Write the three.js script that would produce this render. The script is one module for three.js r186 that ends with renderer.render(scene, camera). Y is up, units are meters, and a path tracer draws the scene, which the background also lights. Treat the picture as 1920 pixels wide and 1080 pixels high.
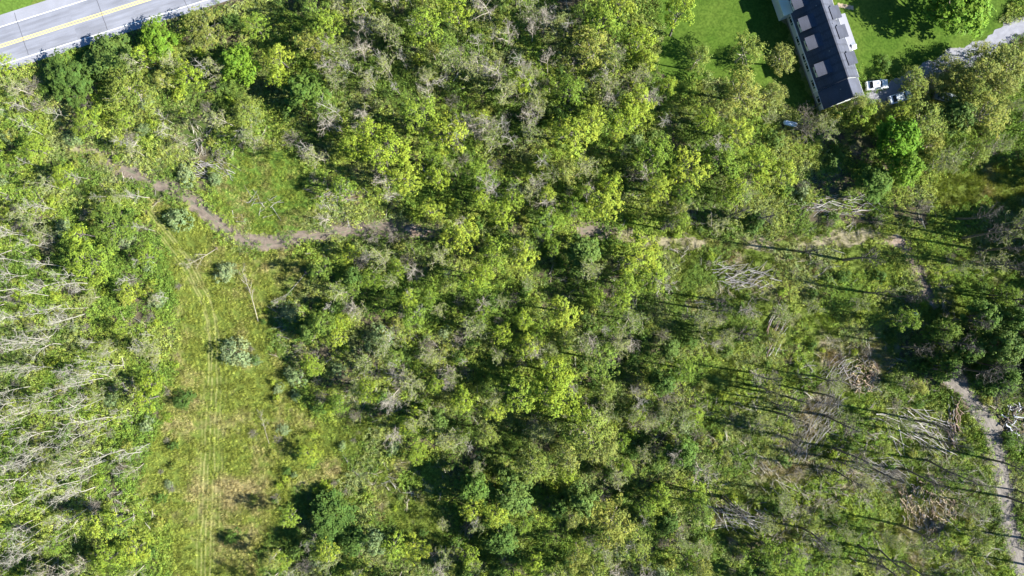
import * as THREE from 'three';
import { Sky } from 'three/addons/objects/Sky.js';
import { RoundedBoxGeometry } from 'three/addons/geometries/RoundedBoxGeometry.js';
import { mergeGeometries } from 'three/addons/utils/BufferGeometryUtils.js';

// ---------------------------------------------------------------- camera, sky, sun, exposure
const scene = new THREE.Scene();
const H = 137.6, F = 1280;                       // flying height in metres, focal length in photo pixels
const camera = new THREE.PerspectiveCamera(2 * Math.atan(540 / F) * 180 / Math.PI, 16 / 9, 1, 4000);
camera.position.set(0, H, 0); camera.up.set(0, 0, -1); camera.lookAt(0, 0, 0);
const sunEl = 31 * Math.PI / 180, sunAz = Math.atan2(0.17, 1);
const sunDir = new THREE.Vector3(Math.cos(sunEl) * Math.cos(sunAz), Math.sin(sunEl), Math.cos(sunEl) * Math.sin(sunAz));
const sky = new Sky(); sky.name = 'sky'; sky.scale.setScalar(3000); sky.userData = { kind: 'structure' };
sky.material.uniforms.sunPosition.value.copy(sunDir);
sky.material.uniforms.turbidity.value = 3; sky.material.uniforms.rayleigh.value = 1.2;
sky.material.uniforms.mieCoefficient.value = 0.004; sky.material.uniforms.cloudCoverage.value = 0;
scene.add(sky);
scene.environmentIntensity = 0.1;
const sun = new THREE.DirectionalLight(new THREE.Color(1, 0.965, 0.9), 5);
sun.position.copy(sunDir).multiplyScalar(300); sun.target.position.set(0, 0, 0);
sun.castShadow = true; sun.shadow.mapSize.set(4096, 4096); sun.shadow.radius = 1;
Object.assign(sun.shadow.camera, { left: -150, right: 150, top: 110, bottom: -110, near: 10, far: 700 });
scene.add(sun, sun.target);
const renderer = new THREE.WebGLRenderer({ antialias: true });
renderer.toneMapping = THREE.LinearToneMapping; renderer.toneMappingExposure = 3.25;
renderer.shadowMap.enabled = true; renderer.setSize(1024, 576);

// ---------------------------------------------------------------- helpers
let seed = 20240;
const rnd = () => { seed |= 0; seed = seed + 0x6D2B79F5 | 0; let t = Math.imul(seed ^ seed >>> 15, 1 | seed); t = t + Math.imul(t ^ t >>> 7, 61 | t) ^ t; return ((t ^ t >>> 14) >>> 0) / 4294967296; };
const rr = (a, b) => a + (b - a) * rnd(), pick = a => a[Math.floor(rnd() * a.length)];
const V = (x, y, z) => new THREE.Vector3(x, y, z);
const at = (px, py, h = 0) => V((px - 960) / F * (H - h), h, (py - 540) / F * (H - h));       // a photo pixel at height h
const toPx = (x, z) => [960 + x / H * F, 540 + z / H * F];
const hash = (x, y) => { let n = Math.imul(x, 374761393) + Math.imul(y, 668265263) | 0; n = Math.imul(n ^ n >>> 13, 1274126177); return ((n ^ n >>> 16) >>> 0) / 4294967296; };
const noise = (x, y) => { const i = Math.floor(x), j = Math.floor(y); let u = x - i, v = y - j; u = u * u * (3 - 2 * u); v = v * v * (3 - 2 * v); const a = hash(i, j), b = hash(i + 1, j), c = hash(i, j + 1), d = hash(i + 1, j + 1); return a + (b - a) * u + (c - a) * v + (a - b - c + d) * u * v; };
const fbm = (x, y, o = 4) => { let s = 0, a = .5, t = 0; for (let k = 0; k < o; k++) { s += a * noise(x, y); t += a; a *= .5; x = x * 2.03 + 17.1; y = y * 2.03 + 9.7; } return s / t; };
const inPoly = (p, x, y) => { let r = false; for (let i = 0, j = p.length - 1; i < p.length; j = i++) { const [a, b] = p[i], [c, d] = p[j]; if ((b > y) !== (d > y) && x < (c - a) * (y - b) / (d - b) + a) r = !r; } return r; };
const lineDist = (p, x, y) => { let m = 1e9, side = 0, along = 0; for (let i = 0; i + 1 < p.length; i++) { const [a, b] = p[i], [c, d] = p[i + 1], ux = c - a, uy = d - b, L = ux * ux + uy * uy, t = Math.max(0, Math.min(1, ((x - a) * ux + (y - b) * uy) / L)), dx = x - a - ux * t, dy = y - b - uy * t, q = Math.hypot(dx, dy); if (q < m) { m = q; side = Math.sign(ux * (y - b) - uy * (x - a)); along = i + t; } } return [m, side, along]; };
const taken = {};
const numbered = n => { const k = taken[n] = (taken[n] ?? -1) + 1; return k ? `${n}_${String(k).padStart(3, '0')}` : n; };
const lin = (r, g, b) => new THREE.Color().setRGB(r, g, b);
const mat = (c, rough = .9, o = {}) => new THREE.MeshStandardMaterial({ color: lin(...c), roughness: rough, ...o });
const shade = o => { o.traverse(m => { if (m.isMesh) { m.castShadow = true; m.receiveShadow = true; } }); return o; };
function mesh(name, geometry, material, parent) { const m = new THREE.Mesh(geometry, material); m.name = name; m.castShadow = m.receiveShadow = true; if (parent) parent.add(m); return m; }
function thing(name, label, category, group) { const g = new THREE.Group(); g.name = numbered(name); g.userData = { label, category }; if (group) g.userData.group = group; scene.add(g); return g; }
const structure = (name, geometry, material) => { const m = mesh(name, geometry, material, scene); m.userData = { kind: 'structure' }; return m; };
const box = (w, h, d, x = 0, y = 0, z = 0) => new THREE.BoxGeometry(w, h, d).translate(x, y, z);

class Shape3 {                                     // collects leaf faces and tapered tubes into one geometry
  constructor() { this.p = []; this.n = []; this.c = []; this.i = []; }
  leaf(c, nx, ny, nz, s, w, tint) {
    let tx = rnd() - .5, ty = rnd() - .5, tz = rnd() - .5; const d = tx * nx + ty * ny + tz * nz; tx -= d * nx; ty -= d * ny; tz -= d * nz;
    const l = s / (Math.hypot(tx, ty, tz) || 1); tx *= l; ty *= l; tz *= l;
    const bx = (ny * tz - nz * ty) * w, by = (nz * tx - nx * tz) * w, bz = (nx * ty - ny * tx) * w, k = this.p.length / 3, f = s * .22;
    this.p.push(c.x - tx, c.y - ty, c.z - tz, c.x + bx - nx * f, c.y + by - ny * f, c.z + bz - nz * f, c.x + tx, c.y + ty, c.z + tz, c.x - bx - nx * f, c.y - by - ny * f, c.z - bz - nz * f);
    for (let q = 0; q < 4; q++) { this.n.push(nx, ny, nz); this.c.push(...tint); }
    this.i.push(k, k + 2, k + 1, k, k + 3, k + 2);
  }
  tube(pts, r0, r1, sides = 5, tint = [1, 1, 1]) {
    const start = this.p.length / 3, m = pts.length, q = V(), a = V(), b = V();
    for (let j = 0; j < m; j++) {
      q.copy(pts[Math.min(m - 1, j + 1)]).sub(pts[Math.max(0, j - 1)]).normalize();
      a.set(Math.abs(q.y) > .9 ? 1 : 0, Math.abs(q.y) > .9 ? 0 : 1, 0).cross(q).normalize(); b.crossVectors(q, a);
      const r = r0 + (r1 - r0) * j / (m - 1);
      for (let k = 0; k < sides; k++) {
        const t = k / sides * Math.PI * 2, cx = Math.cos(t), sy = Math.sin(t), nx = a.x * cx + b.x * sy, ny = a.y * cx + b.y * sy, nz = a.z * cx + b.z * sy;
        this.p.push(pts[j].x + nx * r, pts[j].y + ny * r, pts[j].z + nz * r); this.n.push(nx, ny, nz); this.c.push(...tint);
      }
    }
    for (let j = 0; j + 1 < m; j++) for (let k = 0; k < sides; k++) {
      const A = start + j * sides + k, B = start + j * sides + (k + 1) % sides; this.i.push(A, B, A + sides, B, B + sides, A + sides);
    }
  }
  build() {
    const g = new THREE.BufferGeometry();
    g.setAttribute('position', new THREE.Float32BufferAttribute(this.p, 3)); g.setAttribute('normal', new THREE.Float32BufferAttribute(this.n, 3));
    g.setAttribute('color', new THREE.Float32BufferAttribute(this.c, 3)); g.setIndex(this.i); return g;
  }
}
const sphereDir = (up = 0) => { for (;;) { const v = V(rr(-1, 1), rr(-1, 1), rr(-1, 1)), l = v.length(); if (l < 1 && l > .1) { v.divideScalar(l); v.y += up; return v.normalize(); } } };
const wander = (a, b, n, amp) => { const o = []; for (let k = 0; k <= n; k++) { const t = k / n, p = a.clone().lerp(b, t); if (k && k < n) p.add(V(rr(-amp, amp), rr(-amp, amp) * .5, rr(-amp, amp))); o.push(p); } return o; };
const tintOf = (v = .18) => { const l = 1 + rr(-v, v), w = rr(-v, v) * .5; return [l * (1 + w), l, l * (1 - w)]; };

// ---------------------------------------------------------------- where things lie (photo pixels on the ground)
const meadowA = [[268, 372], [335, 378], [390, 425], [450, 472], [560, 470], [606, 480], [585, 545], [515, 580], [512, 640], [540, 690], [560, 735], [600, 770], [612, 830], [660, 880], [640, 925], [560, 905], [515, 985], [480, 1110], [325, 1110], [318, 1000], [255, 930], [280, 840], [300, 770], [325, 700], [335, 600], [318, 500]];
const meadowB = [[440, 285], [490, 268], [560, 285], [588, 330], [592, 405], [560, 432], [470, 432], [412, 392], [398, 350]];
const lawnA = [[1222, -80], [1500, -80], [1560, 215], [1490, 205], [1410, 160], [1330, 150], [1250, 160], [1232, 120], [1238, 50]];
const lawnB = [[1540, -90], [1930, -90], [1885, 40], [1850, 105], [1720, 140], [1610, 155], [1570, 60]];
const lawnC = [[-200, -60], [180, -60], [80, 0], [-200, 85]];
const grassR = [[1740, 320], [1960, 290], [1960, 400], [1840, 385], [1760, 400]];
const track1 = [[140, 282], [200, 305], [260, 330], [325, 352], [375, 388], [412, 418], [450, 447], [500, 457], [560, 446], [630, 436], [700, 424], [760, 430], [850, 436], [1000, 436], [1110, 430], [1210, 452], [1300, 455], [1380, 456], [1450, 460], [1550, 452], [1640, 442], [1695, 452], [1716, 490], [1728, 530], [1745, 565]];
const track2 = [[1780, 705], [1825, 750], [1852, 792], [1872, 850], [1882, 905], [1890, 970], [1905, 1030], [1930, 1100]];
const tyres = [[255, 375], [310, 440], [350, 492], [383, 550], [398, 600], [404, 660], [402, 720], [398, 800], [394, 900], [390, 1000], [388, 1110]];
const drive = [[1990, 45], [1905, 50], [1865, 85], [1760, 130], [1690, 165], [1640, 185]];
const roadC = [137, 43.5], roadD = [.9532, -.3022];                 // a point on the yellow line, its direction
const roadOff = (x, y) => (x - roadC[0]) * -roadD[1] + (y - roadC[1]) * roadD[0];   // pixels across, positive on the wood's side
const houseTurn = 19.27 * Math.PI / 180, houseAt = V(64.26, 0, -40.39);
const inHouse = (x, y, m = 0) => { const wx = (x - 960) / F * H - houseAt.x, wz = (y - 540) / F * H - houseAt.z, u = wx * Math.sin(houseTurn) + wz * Math.cos(houseTurn), v = wx * Math.cos(houseTurn) - wz * Math.sin(houseTurn); return u > -28 - m && u < 4.2 + m && v > -4.4 - m && v < 4.4 + m; };
const zoneOf = (x, y) => {
  const o = roadOff(x, y); if (o > -56 && o < 50) return 'road';
  if (inHouse(x, y)) return 'house';
  if (o <= -56) return 'verge';
  const d1 = lineDist(track1, x, y); if (d1[0] < 13) return d1[2] < 1.4 || (d1[2] > 14.4 && d1[2] < 20.6) ? 'faint' : d1[2] > 11.7 && d1[2] < 13.7 ? 'wood' : 'dirt';
  if (lineDist(track2, x, y)[0] < 17) return 'dirt';
  if (lineDist(drive, x, y)[0] < 18) return 'drive';
  if (inPoly(lawnA, x, y) || inPoly(lawnB, x, y)) return 'lawn';
  if (inPoly(meadowA, x, y) || inPoly(meadowB, x, y)) return 'meadow';
  if (inPoly(grassR, x, y)) return 'grass';
  return 'wood';
};
// one letter per 60 x 60 pixels: b bare trees, m mixed thicket, y yellow-green trees, g green, o olive, s silvery shrubs, l leaning bare wood, c cleared ground, . open
const plan = [
  '. . . . . . o g g g m b b y y b b b g y . . . . . . . . . . . .',
  '. . . g y y g g y o b b b y b b b b o y . . . . . . . . . . . .',
  'm g g y y y m g y g b b b b b b b g m m m . . o o . . y o o o o',
  'p p y p p p o s . g b b y y b b b g y y m y y y m m m y g o o o',
  'p y p p p p s p . b s y y y b b b y y m g y y y y m m g g o o o',
  'p y p p p p p . . s s y y y y b b y y g y y y y y g g g g o . .',
  'p p p g p s . . . . m . m y y y m y y y y y y g g m m m m . . c',
  'l p y p p . s . . . . m m y y y y g y . . c . . . c c . . . c c',
  'l l y p p . s . . m g y m m y y g g y y y c c c c c c c . c c c',
  'l l p p p . . . s s m m y m m m y y m y y c c c c c c c c c c g',
  'l l p p p s . . . g y s m m m y y y m m g g c c c c c c g g g g',
  'l l l p p . . . . s s m m m m m y m y m g g c c c c c c g g g g',
  'l l l p y . . . . g g m b m y y y y y m m m c c c c c c c . c m',
  'l l l p p . . . r r r r m m m y y o o g m m c c c c c c c c . m',
  'l l l l p . . . r r r r r r s g o o o g m m y c c c c c c c c .',
  'l l l p p . . . r r r r r r g g g g m g g y c c c c c c c c c .',
  'l l y y c . . s r g g r r r m g g o o o m m c c c c c c c c c .',
  'l m y y g . . m y m g m y y m g y o o m m y c g g c c c c c c .'].map(row => row.split(' '));
const cellOf = (x, y) => { const r = Math.max(0, Math.min(17, Math.floor(y / 60))), c = Math.max(0, Math.min(31, Math.floor(x / 60))); return plan[r][c] || 'm'; };

// ---------------------------------------------------------------- ground sheet
const GW = 300, GD = 180;
{
  const w = 2048, h = 1229, data = new Uint8Array(w * h * 4), mixc = (a, b, t) => { t = t < 0 ? 0 : t > 1 ? 1 : t; return [a[0] + (b[0] - a[0]) * t, a[1] + (b[1] - a[1]) * t, a[2] + (b[2] - a[2]) * t]; };
  const enc = v => Math.max(0, Math.min(255, 255 * (v < .0031308 ? 12.92 * v : 1.055 * Math.pow(v, 1 / 2.4) - .055)));
  for (let j = 0; j < h; j++) for (let i = 0; i < w; i++) {
    const X = (i + .5) / w * GW - GW / 2, Z = (j + .5) / h * GD - GD / 2, [px, py] = toPx(X, Z);
    const n1 = fbm(X * .22, Z * .22, 3), n2 = fbm(X * 1.1 + 40, Z * 1.1, 2), n3 = noise(X * 4.5, Z * 4.5 + 7), wx = px + (fbm(X * .5, Z * .5 + 90, 2) - .5) * 26, wy = py + (fbm(X * .5 + 55, Z * .5, 2) - .5) * 26;
    const z = zoneOf(wx, wy), cell = cellOf(wx, wy);
    let c = mixc([.105, .088, .055], [.06, .09, .02], (n1 - .42) * 3 + (n2 - .5) * 1.6);
    if (cell === 'c' || cell === '.' || cell === 'r') c = mixc([.125, .165, .032], [.21, .18, .115], (n1 - (px > 1400 && py > 580 ? .475 : .49)) * 4 + (n2 - .5) * 1.4);
    if (z === 'meadow' || z === 'verge' || z === 'grass') {
      const tan = Math.exp(-(((px - 440) / 42) ** 2 + ((py - 920) / 70) ** 2)) * .9 + Math.exp(-(((px - 470) / 40) ** 2 + ((py - 780) / 50) ** 2)) * .5;
      c = mixc([.115, .15, .028], [.24, .2, .09], (n1 - .55) * 2 + (n2 - .5) * 1.2 + tan);
      if (inPoly(meadowB, px, py) || z === 'verge') c = mixc(c, [.09, .17, .025], .7);
      const [d, s] = lineDist(tyres, px, py), off = d * s;
      for (const o of py > 700 ? [-21, -13, -6, 4, 12, 19] : [-9, -4, 6, 11]) { const q = Math.abs(off - o + (fbm(Z * .3 + o, 5, 2) - .5) * 5), gap = fbm(Z * .35, o * 3.1, 2); if (gap < .33) continue; if (q < 2.2) c = mixc(c, [.26, .25, .09], (Math.abs(o) > 12.5 ? .5 : .95) * (1 - q / 2.2)); else if (q < 4) c = mixc(c, [.07, .09, .018], .35); }
    } else if (z === 'lawn') {
      c = mixc([.05, .097, .011], [.08, .124, .018], (n1 - .5) * 1.6 + .35 + (n3 - .5) * .5 + (Math.sin(Z * 3.4) > 0 ? .12 : 0));
      if (px > 1570 && px < 1600 && Math.abs(py - 9 - (px - 1570) * .2) < 4) c = [.33, .26, .19];
    } else if (z === 'dirt') c = mixc([.19, .14, .105], [.32, .26, .2], (n2 - .5) * 2.6 + .45);
    else if (z === 'faint') c = mixc([.24, .21, .13], [.12, .16, .035], (n1 - .45) * 5 + (n2 - .5));
    else if (z === 'drive') c = mixc([.2, .2, .21], [.28, .27, .27], n2);
    const k = .72 + .56 * n3; const o4 = (j * w + i) * 4; data[o4] = enc(c[0] * k); data[o4 + 1] = enc(c[1] * k); data[o4 + 2] = enc(c[2] * k); data[o4 + 3] = 255;
  }
  const t = new THREE.DataTexture(data, w, h); t.colorSpace = THREE.SRGBColorSpace; t.magFilter = t.minFilter = THREE.LinearFilter; t.wrapS = t.wrapT = THREE.MirroredRepeatWrapping; t.needsUpdate = true;
  const g = new THREE.PlaneGeometry(3000, 1800, 60, 36).rotateX(-Math.PI / 2), p = g.attributes.position, u = g.attributes.uv;
  for (let k = 0; k < p.count; k++) u.setXY(k, (p.getX(k) + GW / 2) / GW, (p.getZ(k) + GD / 2) / GD);
  structure('ground', g, new THREE.MeshPhysicalMaterial({ map: t, roughness: 1, specularIntensity: .15 }));
}

// ---------------------------------------------------------------- road and driveway
const grainTexture = (f, n = 512) => { const d = new Uint8Array(n * n * 4); for (let j = 0; j < n; j++) for (let i = 0; i < n; i++) { const c = f(i / n, j / n, i, j), o = (j * n + i) * 4; d[o] = c[0]; d[o + 1] = c[1]; d[o + 2] = c[2]; d[o + 3] = 255; } const t = new THREE.DataTexture(d, n, n); t.colorSpace = THREE.SRGBColorSpace; t.magFilter = THREE.LinearFilter; t.wrapS = t.wrapT = THREE.RepeatWrapping; t.needsUpdate = true; return t; };
const band = (a0, a1, b0, b1, y) => {                // a sheet along the road: a along, b across (metres from the yellow line)
  const C = at(roadC[0], roadC[1]), g = new THREE.BufferGeometry(), q = [], uv = [];
  for (const [a, b] of [[a0, b0], [a1, b0], [a1, b1], [a0, b1]]) { q.push(C.x + roadD[0] * a - roadD[1] * b, y, C.z + roadD[1] * a + roadD[0] * b); uv.push(a / 24, b / 24); }
  g.setAttribute('position', new THREE.Float32BufferAttribute(q, 3)); g.setAttribute('uv', new THREE.Float32BufferAttribute(uv, 2)); g.setIndex([0, 2, 1, 0, 3, 2]); g.computeVertexNormals(); return g;
};
{
  const grain = (r, g, b, amp, streak) => grainTexture((u, v, i, j) => { const s = 1 + (hash(i, j) - .5) * amp + (fbm(u * 5 + 3, v * 48, 3) - .5) * streak * 1.8 + (fbm(u * 9, v * 9 + 50, 3) - .5) * .12; return [r * s, g * s, b * s]; });
  const road = structure('road', band(-300, 300, -6, 5.1, .05), new THREE.MeshStandardMaterial({ map: grain(140, 141, 148, .12, 0.02), roughness: .95 }));
  mesh('travel_lanes', band(-300, 300, -3.62, 3.62, .054), new THREE.MeshStandardMaterial({ map: grain(126, 128, 136, .10, .14), roughness: .92 }), road);
  const white = mat([.72, .72, .7], .8), yellow = mat([.78, .62, .2], .8), seal = mat([.07, .07, .08], .8);
  for (const b of [-3.68, 3.68]) mesh('edge_line', band(-300, 300, b - .085, b + .085, .059), white, road);
  for (const b of [-.23, .23]) mesh('centre_line', band(-300, 300, b - .11, b + .11, .059), yellow, road);
  const C = at(...roadC);
  for (const [x0, y0, x1, y1] of [[27, 24, 54, 104], [182, 0, 202, 57], [343, -3, 357, 22]]) {
    const A = at(x0, y0), B = at(x1, y1), s = new Shape3(), n = 9, side = V(B.z - A.z, 0, A.x - B.x).normalize().multiplyScalar(.05), q = [], ix = [];
    for (let k = 0; k <= n; k++) { const p = A.clone().lerp(B, k / n); p.x += rr(-.06, .06); q.push(p.x - side.x, .0625, p.z - side.z, p.x + side.x, .0625, p.z + side.z); if (k) { const m = k * 2; ix.push(m - 2, m - 1, m, m - 1, m + 1, m); } }
    const g = new THREE.BufferGeometry(); g.setAttribute('position', new THREE.Float32BufferAttribute(q, 3)); g.setIndex(ix); g.computeVertexNormals(); if (g.attributes.normal.getY(0) < 0) { g.index.array.reverse(); g.computeVertexNormals(); }
    mesh('pavement_joint', g, seal, road);
  }
}

// ---------------------------------------------------------------- plants: leaf and bark materials
const leafMat = (c, tr = .35) => new THREE.MeshPhysicalMaterial({ color: lin(...c), roughness: .85, vertexColors: true, side: THREE.DoubleSide, transmission: tr, thickness: 0, specularIntensity: .2 });
const leafs = {
  yellow: [[.265, .345, .034], [.23, .315, .036], [.3, .365, .042]].map(c => leafMat(c)),
  fresh: [[.175, .26, .03], [.16, .235, .036]].map(c => leafMat(c)),
  maple: [[.14, .27, .02], [.155, .265, .024]].map(c => leafMat(c)),
  green: [[.115, .195, .032], [.13, .2, .04], [.095, .165, .03]].map(c => leafMat(c)),
  olive: [[.27, .29, .055], [.235, .26, .055], [.21, .26, .045]].map(c => leafMat(c)),
  silver: [[.24, .3, .13], [.2, .27, .105]].map(c => leafMat(c)),
  bud: [[.27, .31, .085], [.22, .28, .065]].map(c => leafMat(c)),
};
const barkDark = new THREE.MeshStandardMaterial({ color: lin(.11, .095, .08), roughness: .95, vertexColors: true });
const barkGrey = new THREE.MeshStandardMaterial({ color: lin(.33, .29, .225), roughness: .95, vertexColors: true });
const barkBrush = new THREE.MeshStandardMaterial({ color: lin(.2, .175, .14), roughness: .95, vertexColors: true });
const barkPale = new THREE.MeshStandardMaterial({ color: lin(.29, .27, .215), roughness: .9, vertexColors: true });

// a leafy tree, 10 m high, crown about 2.9 m in radius: lobes of leaf clumps on the ends of limbs
function leafyTree({ lobes = 9, clumps = 13, leaves = 15, size = .2, R = 2.9, low = 4.2, loose = .5, wide = .45 }) {
  const crown = new Shape3(), wood = new Shape3(), fork = V(rr(-.3, .3), low + .4, rr(-.3, .3)), top = V(rr(-.7, .7), 9, rr(-.7, .7));
  wood.tube([V(0, -.25, 0), V(rr(-.1, .1), 1.6, rr(-.1, .1)), fork.clone(), V((fork.x + top.x) / 2 + rr(-.2, .2), 6.6, (fork.z + top.z) / 2), top], .2, .03, 7);
  for (let l = 0; l < lobes; l++) {
    const a = l * 2.4 + rr(-.5, .5), k = Math.sqrt((l + .5) / lobes), rad = k * R * .78, y = 9.1 - k * k * (9.2 - low) * .75 + rr(-.5, .5), L = V(Math.cos(a) * rad, y, Math.sin(a) * rad), lr = R * rr(.3, wide);
    const f = wander(V(fork.x, low + (y - low) * .35, fork.z), L, 4, .18); wood.tube(f, .085, .02, 5);
    for (let c = 0; c < clumps; c++) {
      const d = sphereDir(.35), q = L.clone().addScaledVector(d, lr * Math.pow(rnd(), .45)); q.y = L.y + (q.y - L.y) * .8;
      if (c % 2 === 0) wood.tube([f[3], q], .02, .006, 3);
      const t = tintOf(.2), cr = lr * rr(.2, .36) * (1 + loose * .3), m = leaves * rr(.6, 1.3);
      for (let e = 0; e < m; e++) { const u = sphereDir(), p = q.clone().addScaledVector(u, cr * Math.cbrt(rnd())), nn = V(u.x * .6 + d.x * .5 + rr(-.5, .5), u.y * .5 + .55 + rr(-.4, .4), u.z * .6 + d.z * .5 + rr(-.5, .5)).normalize(); const v = rr(.86, 1.14); crown.leaf(p, nn.x, nn.y, nn.z, size * rr(.7, 1.3), rr(.5, .75), [t[0] * v, t[1] * v, t[2] * v]); }
    }
  }
  return [wood.build(), crown.build()];
}
// a leafless tree, 10 m high: trunk with limbs, and a crown of twigs (with opening buds when bud > 0)
function bareTree({ limbs = 9, subs = 6, twigs = 6, spread = 2.4, bud = 0, low = .3, lean = .5, girth = .125 }) {
  const trunk = new Shape3(), crown = new Shape3(), leaf = new Shape3(), bend = V(rr(-lean, lean), 0, rr(-lean, lean)), bend2 = V(rr(-lean, lean), 0, rr(-lean, lean));
  const pt = t => V(bend.x * Math.sin(t * 3) + bend2.x * t * t, t * 9.6, bend.z * Math.sin(t * 3) + bend2.z * t * t), pts = [V(0, -.25, 0)];
  for (let k = 1; k <= 7; k++) pts.push(pt(k / 7)); trunk.tube(pts, girth, girth * .2, 7, [1, 1, 1]);
  for (let l = 0; l < limbs; l++) {
    const t = low + (.94 - low) * (l + rnd()) / limbs, a = pt(t), az = l * 2.4 + rr(-.6, .6), len = spread * (1.25 - .75 * t) * rr(.75, 1.25), up = rr(.7, 1.5), b = a.clone().add(V(Math.cos(az) * len, len * up, Math.sin(az) * len)), f = wander(a, b, 4, .14);
    trunk.tube(f, (.045 + girth * .24) * (1.3 - t), .02, 5);
    for (let s = 0; s < subs; s++) {
      const u = .25 + .75 * (s + rnd()) / subs, c = f[Math.min(3, Math.floor(u * 4))].clone().lerp(f[Math.min(4, Math.floor(u * 4) + 1)], u * 4 % 1), d = sphereDir(.5), e = c.clone().addScaledVector(d, len * rr(.3, .6)), g = wander(c, e, 2, .08), tn = rr(.8, 1.15);
      crown.tube(g, .026, .012, 3, [tn, tn, tn]);
      for (let w = 0; w < twigs; w++) {
        const q = g[1].clone().lerp(g[2], rnd()), h = sphereDir(.45), k = q.clone().addScaledVector(h, rr(.35, .9)); crown.tube([q, k], .0135, .007, 3, [tn, tn, tn]);
        for (let v = 0; v < bud; v++) { const z = q.clone().lerp(k, rr(.3, 1)).add(V(rr(-.12, .12), rr(-.1, .1), rr(-.12, .12))), nn = sphereDir(.7); leaf.leaf(z, nn.x, nn.y, nn.z, rr(.07, .13), .6, tintOf(.2)); }
      }
    }
  }
  return bud ? [trunk.build(), crown.build(), leaf.build()] : [trunk.build(), crown.build()];
}
// a shrub of 2.4 m: many stems from the ground, leaf clumps in a broken dome
function leafyShrub({ R = 1.5, Ht = 2.3, clumps = 46, leaves = 15, size = .13, shell = .4 }) {
  const crown = new Shape3(), wood = new Shape3(), ecc = rr(.75, 1.25);
  for (let c = 0; c < clumps; c++) {
    const d = sphereDir(.35); d.y = Math.abs(d.y); const bump = .78 + .35 * noise(d.x * 2.2 + clumps + R * 9, d.z * 2.2 + 7), k = Math.pow(rnd(), shell) * bump, q = V(d.x * R * ecc * k, .25 + d.y * (Ht - .35) * k, d.z * R / ecc * k);
    if (c % 4 === 0) wood.tube(wander(V(q.x * .12, -.12, q.z * .12), q, 3, .08), .028, .008, 4);
    const t = tintOf(.2), cr = rr(.24, .42) * R / 1.5, m = leaves * rr(.6, 1.3);
    for (let e = 0; e < m; e++) { const u = sphereDir(), p = q.clone().addScaledVector(u, cr * Math.cbrt(rnd())), nn = V(u.x * .6 + d.x * .5, u.y * .5 + .6, u.z * .6 + d.z * .5).add(V(rr(-.5, .5), rr(-.3, .3), rr(-.5, .5))).normalize(), v = rr(.86, 1.14); p.y = Math.max(.05, p.y); crown.leaf(p, nn.x, nn.y, nn.z, size * rr(.7, 1.3), rr(.5, .75), [t[0] * v, t[1] * v, t[2] * v]); }
  }
  return [wood.build(), crown.build()];
}
function bareShrub({ stems = 13, subs = 7, R = 1.5, Ht = 2 }) {
  const wood = new Shape3(), crown = new Shape3();
  for (let s = 0; s < stems; s++) {
    const az = s * 2.4 + rr(-.4, .4), r = R * Math.sqrt((s + .5) / stems) * rr(.7, 1.1), e = V(Math.cos(az) * r, Ht * rr(.7, 1.05) * (1.15 - .4 * r / R), Math.sin(az) * r), f = wander(V(e.x * .08, -.12, e.z * .08), e, 4, .12); wood.tube(f, .032, .01, 4);
    for (let k = 0; k < subs; k++) { const c = f[1 + Math.floor(rnd() * 3)].clone().lerp(f[4], rnd() * .6), q = c.clone().addScaledVector(sphereDir(.5), rr(.4, .9)); crown.tube(wander(c, q, 2, .06), .014, .007, 3); const m = c.clone().lerp(q, .5); crown.tube([m, m.clone().addScaledVector(sphereDir(.5), rr(.25, .5))], .011, .006, 3); }
  }
  return [wood.build(), crown.build()];
}
const times = (n, f) => Array.from({ length: n }, (_, k) => f(k));
const forms = {
  clumpy: times(5, k => leafyTree({ lobes: 10 + k % 3, clumps: 18, leaves: 14, size: .112, loose: -.2, wide: .54 })),
  dense: times(4, k => leafyTree({ lobes: 13 + k, clumps: 20, leaves: 18, size: .17, low: 2.6, loose: .6, wide: .48, R: 3.2 })),
  loose: times(4, k => leafyTree({ lobes: 11 + k, clumps: 15, leaves: 14, size: .115, loose: .7, wide: .52 })),
  bare: times(6, k => bareTree({ limbs: 8 + k % 4, lean: .35 + .1 * k })),
  budding: times(5, k => bareTree({ limbs: 9 + k % 3, subs: 6, twigs: 6, bud: 5, spread: 2.6 })),
  pole: times(6, k => bareTree({ limbs: 8, subs: 4, twigs: 3, spread: 1.7, low: .38, lean: .4 + .2 * k, girth: .058 + .008 * k })),
  shrub: times(5, k => leafyShrub({ R: 1.4 + .08 * k, clumps: 52, leaves: 16, size: .115 })),
  tall: times(4, k => bareTree({ limbs: 9, subs: 5, twigs: 4, spread: 1.9, low: .42, lean: .6, girth: .26 })),
  finebush: times(3, k => leafyShrub({ R: 1.5, Ht: 2.2, clumps: 80, leaves: 18, size: .095, shell: .28 })),
  brush: times(4, k => bareShrub({ stems: 11 + 2 * k })),
};
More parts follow.
